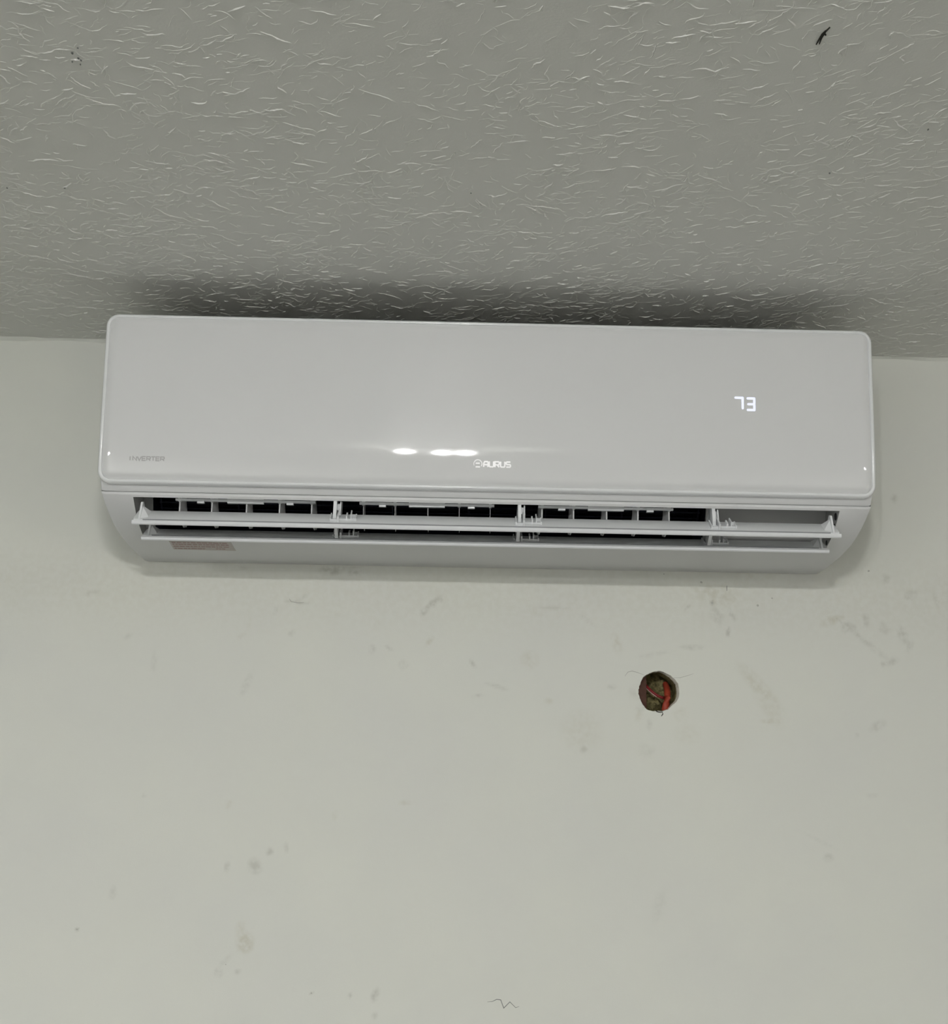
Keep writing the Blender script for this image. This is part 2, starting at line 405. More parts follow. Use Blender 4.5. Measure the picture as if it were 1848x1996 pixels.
# the hole: broken plaster edge, mortar inside, the side of a sunken box
def loft(name, rings, m, parent, cap=False, smooth=60, **kw):
    V = []; F = []; n = len(rings[0])
    for r in rings: V += r
    for j in range(len(rings)-1):
        for i in range(n): F.append((j*n+i, j*n+(i+1) % n, (j+1)*n+(i+1) % n, (j+1)*n+i))
    if cap: F.append(tuple(range((len(rings)-1)*n, len(rings)*n)))
    return link_mesh(name, V, F, m, parent, smooth=smooth, **kw)
loft('plaster_edge', [ring(1.0, 0.0), ring(1.03, 0.0016), ring(0.985, 0.005)], M_plaster, wall, label='chipped pale plaster edge of the round hole')
def lump_back():
    """uneven mortar behind the hole, deepest at its upper left"""
    V = []; F = []; NRr = 9
    lumps = [(0.010, 0.013, 0.009, 0.020), (-0.004, -0.016, 0.011, 0.022), (0.006, -0.010, 0.008, 0.012), (0.018, -0.001, 0.008, 0.017), (-0.010, -0.004, 0.006, 0.012)]
    def dep(u, v):
        d = 0.052
        for lx, lz, r, h in lumps: d -= h*math.exp(-((u-lx)**2+(v-lz)**2)/(r*r))
        d += 0.0016*math.sin(u*900+v*500)+0.0013*math.sin(v*1100-u*300+1)
        return max(d, 0.016)
    for j in range(NRr):
        f = 1-j/NRr
        for i in range(NA):
            u = hole_r[i]*1.06*f*math.cos(ang[i]); v = hole_r[i]*1.06*f*math.sin(ang[i])
            V.append((HC[0]+u, dep(u, v), Z0+HC[1]+v))
    V.append((HC[0], dep(0, 0), Z0+HC[1]))
    for j in range(NRr-1):
        for i in range(NA): F.append((j*NA+i, j*NA+(i+1) % NA, (j+1)*NA+(i+1) % NA, (j+1)*NA+i))
    for i in range(NA): F.append(((NRr-1)*NA+i, (NRr-1)*NA+(i+1) % NA, NRr*NA))
    return link_mesh('mortar', V, F, M_mortar, wall, smooth=80, label='lumpy olive brown mortar inside the hole')
lump_back()
loft('hole_lining', [ring(0.985, 0.005), ring(1.0, 0.014), ring(1.06, 0.06)], M_mortar, wall, label='dark crumbly side of the hole')
mb = MB()
V = [(0.2000, 0.007, Z0-0.400), (0.1988, 0.007, Z0-0.4146), (0.2035, 0.007, Z0-0.431), (0.2108, 0.016, Z0-0.4365), (0.2108, 0.016, Z0-0.3935)]
V2 = [(x-0.001, y+0.002, z) for x, y, z in V]
n5 = 5
mb = MB(); mb.add(V+V2, [tuple(range(5)), tuple(range(9, 4, -1))]+[(i, (i+1) % 5, 5+(i+1) % 5, 5+i) for i in range(5)])
mb.build('junction_box_side', M_maroon, wall, label='dark maroon side of the sunken box in the hole')

# hairlines and marks that belong to the wall
def on_wall(u, v, d): return (u, -max(d, 0)*1.0 + (0.00005 if d < 0 else 0), Z0+v)
def wall_mark(name, strokes, wdt, m, label):
    mb = MB(); ribbons(mb, strokes, wdt, on_wall, 0.00012, taper=True); return mb.build(name, m, wall, label=label)
wall_mark('crack', [[(0.1812,-0.3954),(0.1851,-0.3902),(0.1904,-0.3888),(0.1975,-0.3906),(0.206,-0.3937)]], 0.0008, M_crack, 'hairline crack left of the hole')
wall_mark('crack', [[(0.2431,-0.3963),(0.2516,-0.3962),(0.2608,-0.3934),(0.2687,-0.3907)]], 0.0006, M_crack, 'faint hairline crack right of the hole')
wall_mark('pencil_mark', [[(0.0121,-0.7875),(0.0183,-0.7869),(0.0232,-0.7845),(0.0281,-0.785),(0.0319,-0.7943),(0.0392,-0.7872),(0.0461,-0.7936),(0.0504,-0.7923)]], 0.0009, M_pencil, 'thin grey zigzag squiggle low on the wall')
wall_mark('pencil_mark', [[(0.3141,-0.2771),(0.3139,-0.2801),(0.3139,-0.2841)]], 0.0009, M_pencil, 'short upright grey tick below the unit')
wall_mark('scratch', [[(-0.2469,-0.3045),(-0.2442,-0.3082),(-0.2361,-0.3096),(-0.228,-0.3092)]], 0.0011, M_crack, 'curved grey scratch under the unit')
mb = MB()
for x, z, r in ((0.281,-0.2734,.0016),(0.2328,-0.2636,.0009),(0.3531,-0.302,.0015),(0.372,-0.2924,.0011),(0.4987,-0.2545,.0016),(-0.303,-0.7486,.0007),(-0.199,-0.7801,.001),(-0.4837,-0.7108,.0009),(0.2943,-0.2998,.0012)):
    n = 7; a0 = random.random()*6
    V = [(x+r*random.uniform(.7, 1.2)*math.cos(a0+i*2*math.pi/n), -0.0002, Z0+z+r*random.uniform(.7, 1.2)*math.sin(a0+i*2*math.pi/n)) for i in range(n)]
    mb.add(V+[(p[0], 0.0001, p[2]) for p in V], [tuple(range(n))]+[(i, (i+1) % n, n+(i+1) % n, n+i) for i in range(n)])
mb.build('dirt_specks', M_crack, wall, kind='stuff')

# ---- ceiling: brushed plaster ridges
def build_ridges():
    V = []; F = []
    def add_stroke(x, y, a, n, step, wd, h):
        h *= 0.66 + 0.34*min(1.0, max(0.0, (y+0.75)/0.45))       # ridges get lower away from the wall
        pts = []; aa = a
        for i in range(n):
            pts.append((x, y)); aa += RNG.normal(0, 0.45)
            aa = a + (aa-a)*0.7
            x += step*math.cos(aa); y -= step*math.sin(aa)
        k0 = len(V)
        for i, (px, py) in enumerate(pts):
            q = pts[min(i+1, n-1)]; p = pts[max(i-1, 0)]
            dx, dy = q[0]-p[0], q[1]-p[1]; l = math.hypot(dx, dy) or 1; nx, ny = -dy/l, dx/l
            f = math.sin(math.pi*(i+0.25)/(n-0.5))**0.7*RNG.uniform(0.55, 1.15)
            wv = wd*(0.35+0.65*f)/2; hh = h*f
            V.append((px+nx*wv, py+ny*wv, CEIL+0.00005))
            V.append((px, py, CEIL-hh))
            V.append((px-nx*wv, py-ny*wv, CEIL+0.00005))
        for i in range(n-1):
            a_, b_ = k0+3*i, k0+3*i+3
            for c in range(2): F.append((a_+c, a_+c+1, b_+c+1, b_+c))
    for pch in range(1500):
        cx, cy = RNG.uniform(-0.95, 0.95), RNG.uniform(-1.0, 0.0)
        t = (cx+0.6)/1.2
        a = RNG.normal(0.18+0.72*min(max(t, 0), 1), 0.50)
        if RNG.random() < 0.26-0.14*t: a = RNG.normal(-0.35, 0.35)
        rad = RNG.uniform(0.02, 0.07); cnt = int(RNG.integers(6, 16)); strong = RNG.uniform(0.55, 1.15)
        for s in range(cnt):
            u, v = RNG.normal(0, rad), RNG.normal(0, rad*0.6)
            px = cx+u*math.cos(a)+v*math.sin(a); py = cy-u*math.sin(a)+v*math.cos(a)
            if py > -0.004: continue
            n = int(RNG.integers(3, 9)) if RNG.random() < 0.82 else int(RNG.integers(8, 15))
            big = RNG.random() < 0.25
            add_stroke(px, py, a+RNG.normal(0, 0.28), n, RNG.uniform(0.0018, 0.0034), (RNG.uniform(0.0014, 0.0021) if big else RNG.uniform(0.0008, 0.0013)),
                       strong*(RNG.uniform(0.0007, 0.0012) if big else RNG.uniform(0.0003, 0.0007)))
    me = bpy.data.meshes.new('plaster_ridges'); me.from_pydata(V, [], F); me.update()
    me.materials.append(M_ceil)
    o = bpy.data.objects.new('plaster_ridges', me); COL.objects.link(o); o.parent = ceiling; o['kind'] = 'stuff'
build_ridges()
def on_ceil(u, v, d): return (u, v, CEIL-max(d, 0)+(0.0001 if d < 0 else 0))
mb = MB()
ribbons(mb, [[(0.2350,-0.7502),(0.2338,-0.7451),(0.2335,-0.7396),(0.2331,-0.7311)], [(0.2369,-0.7545),(0.2352,-0.7486),(0.2346,-0.741),(0.2353,-0.7319)],
             [(0.2344,-0.7458),(0.2360,-0.7450),(0.2370,-0.7439)]], 0.0014, on_ceil, 0.0007, taper=True)
mb.build('scuff_mark', M_ink, ceiling, label='short black scuff on the ceiling near the upper right')
mb = MB()
for x, y, r in ((-.3547,-.6905,.0012),(-.3481,-.6981,.0007),(-.3518,-.6832,.0008),(-.3505,-.6803,.0008),(-.3583,-.6776,.0007),(-.3526,-.6741,.0006),(-.4303,-.4483,.0009),(-.4875,-.4452,.0008),(-.0303,-.4591,.0008),(.3063,-.5194,.0009),(.3679,-.605,.0008)):
    n = 7
    Vv = [(x+r*random.uniform(.7, 1.2)*math.cos(i*2*math.pi/n), y+1.6*r*random.uniform(.7, 1.2)*math.sin(i*2*math.pi/n), CEIL-0.0006) for i in range(n)]
    mb.add(Vv+[(p[0], p[1], CEIL+0.0001) for p in Vv], [tuple(range(n))]+[(i, (i+1) % n, n+(i+1) % n, n+i) for i in range(n)])
mb.build('dark_specks', M_pencil, ceiling, kind='stuff')
# thin uneven bead of filler along the joint of wall and ceiling
V = []; F = []; N = 260
for i in range(N+1):
    x = X0+(X1-X0)*i/N if False else -1.3+2.6*i/N
    a = 0.0045+0.0016*math.sin(x*37)+0.0011*math.sin(x*113+1)+RNG.normal(0, 0.0003); c = 0.0035+0.001*math.sin(x*51+2)+RNG.normal(0, 0.0003)
    V += [(x, -a, CEIL+0.0002), (x, -a*0.45, CEIL-c*0.5), (x, 0.0002, CEIL-c)]
for i in range(N):
    for q in range(2): F.append((3*i+q, 3*i+q+1, 3*i+q+4, 3*i+q+3))
o = link_mesh('trim_1', V, F, M_wall, smooth=60); o['kind'] = 'structure'

# ------------------------------------------------------------------ the air conditioner
AC = thing('air_conditioner', 'white wall mounted split air conditioner close under the ceiling, louvers open, display lit', 'air conditioner', (0, 0, Z0))
HWID = 0.450
def pf(d):                                                        # how far the front has receded at depth d below the top
    s0, s1, a, b = 0.050, 0.169, 0.143, 0.2005
    if d <= a: return s0*d
    t = (d-a); return s0*d + (s1-s0)/(b-a)*t*t/2
def panel_y(z): return -0.2 + pf(-z)
PH, PR = 0.2005, 0.015                                            # panel height, corner radius
def rr_outline(off, n=10):
    """rounded rectangle outline in (x, z), inset by off"""
    x1 = HWID-off; zt, zb = -off, -PH+off; r = max(PR-off, 0.003); pts = []
    for cx, cz, a0 in ((x1-r, zt-r, 0), (-x1+r, zt-r, 90), (-x1+r, zb+r, 180), (x1-r, zb+r, 270)):
        for k in range(n+1):
            a = math.radians(a0+90*k/n); pts.append((cx+r*math.cos(a), cz+r*math.sin(a)))
    return pts
def subdivide(pts, mx):
    out = []
    for i, p in enumerate(pts):
        q = pts[(i+1) % len(pts)]; d = math.hypot(q[0]-p[0], q[1]-p[1]); k = max(1, int(math.ceil(d/mx)))
        for j in range(k): out.append((p[0]+(q[0]-p[0])*j/k, p[1]+(q[1]-p[1])*j/k))
    return out

def front_panel():
    IN = 0.0042; x1 = HWID-IN; zt, zb = -IN, -PH+IN; r = PR-IN
    def half(z):
        if z > zt-r: d = z-(zt-r); return x1-r+math.sqrt(max(r*r-d*d, 0))
        if z < zb+r: d = (zb+r)-z; return x1-r+math.sqrt(max(r*r-d*d, 0))
        return x1
    rows = [zt-r*(1-math.cos(math.pi/2*k/8)) for k in range(9)] + list(np.linspace(zt-r, zb+r, 48)[1:-1]) + [zb+r*(1-math.sin(math.pi/2*k/8)) for k in range(9)]
    us = sorted(set([0.0]+[s*v for s in (1, -1) for v in list(np.linspace(0.12, 0.92, 8))+[0.95, 0.965, 0.975, 0.982, 0.988, 0.992, 0.996, 1.0]]))
    V = []; F = []
    def crown(x, z):
        h = half(z); dx = h-abs(x); dz = min(zt-z, z-zb); d = min(dx, max(dz, 0.0)) if True else dx
        y = panel_y(z)
        if d < 0.009: y += 0.0022*(1-d/0.009)**2
        # the lower corners are pulled back a little more
        cxd = math.hypot(max(0, abs(x)-(x1-0.022)), max(0, (zb+0.022)-z))
        y += 0.004*max(0, (cxd-0.012)/0.02)**2
        return y
    for z in rows:
        h = half(z)
        for u in us: V.append((h*u, crown(h*u, z), z))
    n = len(us)
    for j in range(len(rows)-1):
        for i in range(n-1): F.append((j*n+i, j*n+i+1, (j+1)*n+i+1, (j+1)*n+i))
    # back side a fixed thickness behind, closing the slab
    k = len(V); V += [(x*0.998, panel_y(z)+0.008, z) for x, y, z in V]
    for j in range(len(rows)-1):
        for i in range(n-1): F.append((k+j*n+i, k+(j+1)*n+i, k+(j+1)*n+i+1, k+j*n+i+1))
    return link_mesh('front_panel', V, F, M_panel, AC, smooth=50), crown
panel, crown = front_panel()

def rim():
    base = subdivide(rr_outline(0.0), 0.012)
    def rg(off, back):
        # same number of points at each offset: move towards the inside along the outline normal
        out = []; n = len(base)
        for i, (x, z) in enumerate(base):
            a = base[i-1]; b = base[(i+1) % n]; tx, tz = b[0]-a[0], b[1]-a[1]; l = math.hypot(tx, tz)
            nx, nz = tz/l, -tx/l                                   # points outwards for a counter-clockwise outline
            px, pz = x-nx*off, z-nz*off
            out.append((px, panel_y(pz)+back, pz))
        return out
    rings = [rg(0.0052, 0.0032), rg(0.0047, 0.0012), rg(0.0042, 0.0006), rg(0.0028, 0.0003), rg(0.0013, 0.0011), rg(0.0003, 0.0030), rg(0.0, 0.0055), rg(0.0, 0.0105), rg(0.004, 0.0108)]
    return loft('panel_rim', rings, M_rim, AC, smooth=70, label='clear pale edge around the front panel')
rim()

# chassis: side outline (y, z, half width) from the top back, over the front, to the lower back
PROF = [(-0.0006, -0.006, 0.4440), (-0.120, -0.0055, 0.4445), (-0.186, -0.007, 0.4455), (-0.189, -0.012, 0.4460), (-0.1845, -0.120, 0.4480),
        (-0.1780, -0.1985, 0.4492), (-0.1715, -0.2066, 0.4492), (-0.1685, -0.2070, 0.4490), (-0.1685, -0.2080, 0.4490), (-0.1722, -0.2084, 0.4490),
        (-0.1727, -0.2108, 0.4485), (-0.1708, -0.2132, 0.4480),
        (-0.1610, -0.2215, 0.4466), (-0.1480, -0.2310, 0.4446), (-0.1340, -0.2385, 0.4430), (-0.1180, -0.2446, 0.4417), (-0.1000, -0.2490, 0.4403),
        (-0.0780, -0.2530, 0.4390), (-0.0560, -0.2562, 0.4370), (-0.0300, -0.2588, 0.4350), (-0.0040, -0.2606, 0.4338), (-0.0006, -0.2590, 0.4335)]
OPEN_SEG = 11; OX = 0.411
def chassis():
    cyc, czc = -0.09, -0.13
    def ringx(sgn, kind):
        out = []
        for y, z, h in PROF:
            if kind == 'cap':
                d = math.hypot(y-cyc, z-czc); f = 1-0.0055/d; yy, zz = cyc+(y-cyc)*f, czc+(z-czc)*f
                if y > -0.001: yy = y
                out.append((sgn*h, yy, zz))
            elif kind == 'mid':
                d = math.hypot(y-cyc, z-czc); f = 1-0.0016/d; yy, zz = cyc+(y-cyc)*f, czc+(z-czc)*f
                if y > -0.001: yy = y
                out.append((sgn*(h-0.0016), yy, zz))
            elif kind == 'full': out.append((sgn*(h-0.0055), y, z))
            else: out.append((sgn*OX, y, z))
        return out
    R = [ringx(-1, 'cap'), ringx(-1, 'mid'), ringx(-1, 'full'), ringx(-1, 'o'), ringx(1, 'o'), ringx(1, 'full'), ringx(1, 'mid'), ringx(1, 'cap')]
    n = len(PROF); V = [p for r in R for p in r]; F = []
    for j in range(len(R)-1):
        for i in range(n):
            if j == 3 and OPEN_SEG <= i <= OPEN_SEG+4: continue
            F.append((j*n+i, j*n+(i+1) % n, (j+1)*n+(i+1) % n, (j+1)*n+i))
    F.append(tuple(range(n))); F.append(tuple(range(7*n, 8*n)))
    return link_mesh('chassis', V, F, M_white, AC, smooth=38)
chassis()

# intake grille on top
M_grille = mat('grille_plastic', (0.16, 0.16, 0.16), 0.5)
mb = MB(); mb.box(-.40, .40, -.175, -.02, -.0062, -.0052)
ig = mb.build('intake_grille', M_navy, AC)
mb = MB()
for k in range(16): mb.box(-.40, .40, -.172+k*.0098, -.1695+k*.0098, -.0053, -.0035)
for k in range(9): mb.box(-.40+k*.0995, -.397+k*.0995, -.175, -.02, -.0053, -.0032)
mb.build('grille_bars', M_grille, ig)

# air outlet: pale lips and cheeks, fan chamber with its deep shade painted dark
UP = [(-0.1708, -0.2132), (-0.166, -0.2085), (-0.150, -0.1990), (-0.128, -0.1860)]
LO = [(-0.1000, -0.2490), (-0.094, -0.2480), (-0.082, -0.2462)]
mb = MB()
def strip(mb, prof, x0, x1):
    n = len(prof); mb.add([(x0, y, z) for y, z in prof]+[(x1, y, z) for y, z in prof], [(i, i+1, n+i+1, n+i) for i in range(n-1)])
strip(mb, UP, -OX, OX); strip(mb, LO, -OX, OX)
for x in (-OX, OX):
    mb.add([(x, y, z) for y, z in UP+LO[::-1]+[(p[0], p[1]) for p in PROF[OPEN_SEG+1:OPEN_SEG+5]][::-1]], [tuple(range(len(UP)+len(LO)+4))])
duct = mb.build('outlet_duct', M_duct, AC, smooth=50, label='grey inside walls of the air outlet')
FX0, FX1 = -0.4005, 0.2650
CH = [(-0.128, -0.1860), (-0.122, -0.165), (-0.112, -0.130), (-0.075, -0.118), (-0.030, -0.130), (-0.016, -0.170), (-0.018, -0.210), (-0.040, -0.236), (-0.082, -0.2462)]
mb = MB(); strip(mb, CH, FX0, FX1)
for x in (FX0, FX1): mb.add([(x, y, z) for y, z in CH], [tuple(range(len(CH)))])
mb.build('fan_chamber', M_navy, AC, smooth=50, label='fan chamber behind the vanes, its unlit depth painted dark navy')
mb = MB()
strip(mb, [(-0.128, -0.1860), (-0.119, -0.2000), (-0.108, -0.2250), (-0.082, -0.2462)], FX1, OX)
mb2 = MB(); strip(mb2, [(-0.128, -0.1860), (-0.119, -0.2000), (-0.108, -0.2250), (-0.082, -0.2462)], -OX, FX0)
mb2.build('end_cover', M_duct, AC, smooth=50)
mb.build('motor_cover', M_duct, AC, smooth=50, label='plain grey cover closing the right end of the outlet')
# cross-flow fan
mb = MB(); fc = (-0.068, -0.180); fr = 0.040; nb = 30
for k in range(nb):
    a = 2*math.pi*k/nb; y, z = fc[0]+fr*math.cos(a), fc[1]+fr*math.sin(a); y2, z2 = fc[0]+(fr-.011)*math.cos(a+.22), fc[1]+(fr-.011)*math.sin(a+.22)
    ny, nz = -math.sin(a)*.0007, math.cos(a)*.0007
    mb.prism_x([(y-ny, z-nz), (y+ny, z+nz), (y2+ny, z2+nz), (y2-ny, z2-nz)], FX0+.004, FX1-.004)
for x in np.linspace(FX0+.005, FX1-.007, 8):
    mb.prism_x([(fc[0]+fr*math.cos(2*math.pi*k/28), fc[1]+fr*math.sin(2*math.pi*k/28)) for k in range(28)], x, x+.002)
mb.build('fan_wheel', M_navy, AC, label='dark bladed fan drum')

# upright vanes in three linked sets
M_vane = mat('vane_plastic', (0.50, 0.51, 0.51), 0.4)
M_seam = mat('louver_seam_grey', (0.30, 0.31, 0.32), 0.5)
GROUPS = [[-0.3604, -0.3230, -0.2825, -0.2440, -0.2065], [-0.1460, -0.1090, -0.0705, -0.0336, 0.0029], [0.0638, 0.1010, 0.1400, 0.1769, 0.2137]]
vp = [(-0.1525, -0.2080), (-0.1510, -0.2240), (-0.1440, -0.2360), (-0.1340, -0.2410), (-0.1270, -0.2390), (-0.1280, -0.2220), (-0.1340, -0.2040), (-0.1440, -0.2010)]
tilt = [0.10, 0.0, -0.10]
proto = None
for gi, g in enumerate(GROUPS):
    for x in g:
        if proto is None:
            n = len(vp); mb = MB(); mb.prism_x(vp, -0.0007, 0.0007)
            mb.box(-0.0008, 0.0008, -0.1535, -0.1505, -0.2330, -0.2080)
            # shallow twist: the rear of a vane leans sideways
            mb.V = [(x_+0.9*(max(0, y_+0.1525))**1.5, y_, z_) for x_, y_, z_ in mb.V]
            proto = mb.build('vane', M_vane, AC); o = proto
        else:
            o = proto.copy(); COL.objects.link(o); o.parent = AC
        o.location = (x, 0, 0)
        o.scale = (1 if gi == 0 else (-1 if gi == 2 else 0.25), 1, 1)
    x0, x1 = g[0]-0.0045, g[-1]+0.0045; xc = (x0+x1)/2
    mb = MB(); mb.box(x0, x1, -0.1580, -0.1535, -0.2135, -0.2110)
    mb.box(xc-0.021, xc+0.021, -0.1590, -0.1535, -0.2155, -0.2105)
    for q in (-0.052, 0.052): mb.box(xc+q-.004, xc+q+.004, -0.1588, -0.1540, -0.2162, -0.2112)
    for x in g: mb.box(x-.0015, x+.0015, -0.1585, -0.1510, -0.2140, -0.2085)
    mb.build('vane_link', M_lou, AC, label='white bar joining a set of vanes')

# support brackets that carry the louvers
POSTS = [-0.1776, 0.0365, 0.2629]
bp0 = None
for x in POSTS:
    if bp0 is None:
        mb = MB()
        mb.prism_x([(-0.1700, -0.2110), (-0.1740, -0.2290), (-0.1720, -0.2350), (-0.1620, -0.2345), (-0.1430, -0.2480), (-0.1350, -0.2560), (-0.1250, -0.2530), (-0.1160, -0.2420), (-0.1500, -0.2100)], -0.0019, 0.0019)
        mb.prism_x([(-0.1650, -0.2125), (-0.1700, -0.2300), (-0.1500, -0.2300), (-0.1450, -0.2090)], 0.0052, 0.0066)
        mb.box(-0.0019, 0.0066, -0.160, -0.152, -0.222, -0.214)
        bp0 = mb.build('louver_bracket', M_lou, AC); o = bp0
    else:
        o = bp0.copy(); COL.objects.link(o); o.parent = AC
    o.location = (x, 0, 0)

# the two horizontal louvers
def louver(rear, front, hw, label):
    ry, rz = rear; fy, fz = front; L = math.hypot(fy-ry, fz-rz); ux, uz = (fy-ry)/L, (fz-rz)/L; nx, nz = uz, -ux     # n: out of the upper face
    if nz < 0: nx, nz = -nx, -nz
    def P(s, t): return (ry+ux*s+nx*t, rz+uz*s+nz*t)
    prof = [P(0, -0.0006), P(0, 0.0006), P(0.006, 0.0016), P(L*0.6, 0.0019), P(L-0.0095, 0.0012), P(L-0.0085, -0.0006), P(L-0.0040, -0.0006), P(L-0.0036, 0.0022), P(L-0.0022, 0.0027),
            P(L-0.0004, 0.0014), P(L, -0.0004), P(L-0.0008, -0.0022), P(L-0.004, -0.0026), P(L*0.6, -0.0016), P(0.006, -0.0012)]
    mb = MB(); mb.prism_x(prof, -hw, hw)
    lv = mb.build('louver', M_lou, AC, smooth=35, label=label)
    mb = MB(); mb.prism_x([P(L-0.0041, -0.0005), P(L-0.0034, -0.0005), P(L-0.0034, 0.0035), P(L-0.0041, 0.0035)], -hw+0.012, hw-0.012)
    mb.build('louver_seam', M_seam, lv, label='thin grey seam behind the front edge of the louver')
    for s in (-1, 1):                                              # pivot arms at both ends
        mb = MB(); x = s*(hw-0.0065)
        a, b, c = P(L*0.78, 0.001), P(L*0.02, 0.001), (ry-0.0120, rz+0.0085)
        c2 = (ry-0.0165, rz+0.0070)
        mb.prism_x([a, P(L*0.45, 0.001), b, c, c2], x-0.0011, x+0.0011)
        g = s*-0.010                                               # slanted gusset towards the middle
        p1, p2, p3 = (x, *P(L*0.70, 0.0015)), (x, c2[0]+0.003, c2[1]-0.003), (x+g, *P(L*0.62, 0.0015)); p4 = (x+g*0.9, *P(L*0.12, 0.0015))
        mb.add([p1, p2, p3, p4, (p2[0], p2[1]+.004, p2[2])], [(0, 1, 2), (1, 3, 2), (1, 4, 3)])
        mb.build('pivot_arm', M_lou, lv)
    for x in POSTS:                                                # small hinge clips beside each bracket
        mb = MB()
        def blk(dx0, dx1, s0, s1, h):
            q = [P(s0, 0.001), P(s1, 0.001), P(s1, h), P(s0, h)]; mb.prism_x(q, x+dx0, x+dx1)
        blk(0.0035, 0.0055, L*.05, L*.72, 0.0085); blk(0.0055, 0.0260, L*.50, L*.56, 0.0034)
        blk(0.0135, 0.0152, L*.30, L*.60, 0.0075); blk(0.0185, 0.0198, L*.18, L*.55, 0.0085); blk(0.0240, 0.0254, L*.25, L*.62, 0.0055)
        blk(0.0198, 0.0254, L*.28, L*.34, 0.0052); blk(-0.0050, -0.0036, L*.20, L*.66, 0.0055); blk(-0.0050, 0.0036, L*.56, L*.62, 0.0035)
        mb.build('hinge_clip', M_lou, lv)
    return lv
louver((-0.1560, -0.2265), (-0.1880, -0.2472), 0.4065, 'upper horizontal louver')
louver((-0.1120, -0.2395), (-0.1430, -0.2566), 0.4055, 'lower horizontal louver')
# dark pivot sockets in the right cheek
for y, z, r in ((-0.1550, -0.2168, 0.0044), (-0.1480, -0.2268, 0.0028), (-0.1150, -0.2405, 0.0030)):
    mb = MB(); n = 14; mb.add([(OX-0.0006, y+r*math.cos(2*math.pi*k/n), z+r*math.sin(2*math.pi*k/n)) for k in range(n)]+[(OX+0.004, y+r*math.cos(2*math.pi*k/n), z+r*math.sin(2*math.pi*k/n)) for k in range(n)],
                   [tuple(range(n))]+[(k, (k+1) % n, n+(k+1) % n, n+k) for k in range(n)])
    mb.build('pivot_socket', M_black, duct, label='dark round socket in the right cheek')

# ---- lettering, logo and display on the panel
def on_panel(u, v, d): return (u, crown(u, v)-d, v)
GL = {  # simple stroke letters, box 1 wide by 1 high
 'I': [[(.5, 0), (.5, 1)]], 'N': [[(.05, 0), (.05, 1), (.95, 0), (.95, 1)]], 'V': [[(.0, 1), (.5, 0), (1, 1)]],
 'E': [[(.95, 0), (.05, 0), (.05, 1), (.95, 1)], [(.05, .5), (.85, .5)]], 'R': [[(.05, 0), (.05, 1), (.85, 1), (.95, .85), (.95, .6), (.85, .45), (.05, .45)], [(.45, .45), (.95, 0)]],
 'T': [[(0, 1), (1, 1)], [(.5, 1), (.5, 0)]],
 'A2': [[(.0, 0), (.0, .62), (.22, .95), (.9, .95), (1, .85), (1, 0)], [(.0, .42), (1, .42)]],
 'U2': [[(.0, 1), (.0, .2), (.15, .05), (.85, .05), (1, .2), (1, 1)]],
 'R2': [[(.0, 0), (.0, .95), (.85, .95), (1, .82), (1, .58), (.85, .42), (.12, .42)], [(.5, .42), (1, 0)]],
 'S2': [[(.98, .95), (.15, .95), (.0, .82), (.0, .62), (.12, .5), (.88, .5), (1, .38), (1, .18), (.85, .05), (.0, .05)]]}
def word(mb, letters, x0, x1, zc, h, gap, wdt, thick, slant=0.0):
    n = len(letters); wl = (x1-x0-gap*(n-1))/n
    for i, c in enumerate(letters):
        lx = x0+i*(wl+gap)
        ww = wl*0.25 if c == 'I' else wl
        st = [[(lx+(wl-ww)*0.5+p[0]*ww+slant*p[1]*h, zc+(p[1]-0.5)*h) for p in s] for s in GL[c]]
        ribbons(mb, st, wdt, on_panel, thick)
mb = MB(); word(mb, ['A2', 'U2', 'R2', 'U2', 'S2'], -0.0066, 0.0243, -0.1706, 0.0066, 0.0016, 0.0016, 0.0004)
mb.build('brand_lettering', M_print_w, AC, label='small raised white brand lettering')
mb = MB(); ex, ez = -0.0134, -0.1703
ribbons(mb, [[(ex+0.0047*math.cos(math.radians(a)), ez+0.0047*math.sin(math.radians(a))) for a in range(-35, 40+180, 15)][::-1]], 0.0008, on_panel, 0.0004)
ribbons(mb, [[(ex+0.0045*math.cos(math.radians(a)), ez+0.0047*math.sin(math.radians(a))) for a in range(35, 150, 12)]], 0.0012, on_panel, 0.0004)
ribbons(mb, [[(ex-0.0024, ez+0.0006), (ex+0.0022, ez+0.0006)], [(ex-0.0025, ez-0.0036), (ex+0.0026, ez-0.0036)]], 0.0015, on_panel, 0.0004)
mb.build('brand_emblem', M_print_w, AC, label='small white round emblem with two bars')
mb = MB(); word(mb, list('INVERTER'), -0.4150, -0.3735, -0.1722, 0.0044, 0.0007, 0.0013, 0.00015)
mb.build('inverter_lettering', M_print_g, AC, label='faint grey lettering low at the left of the panel')
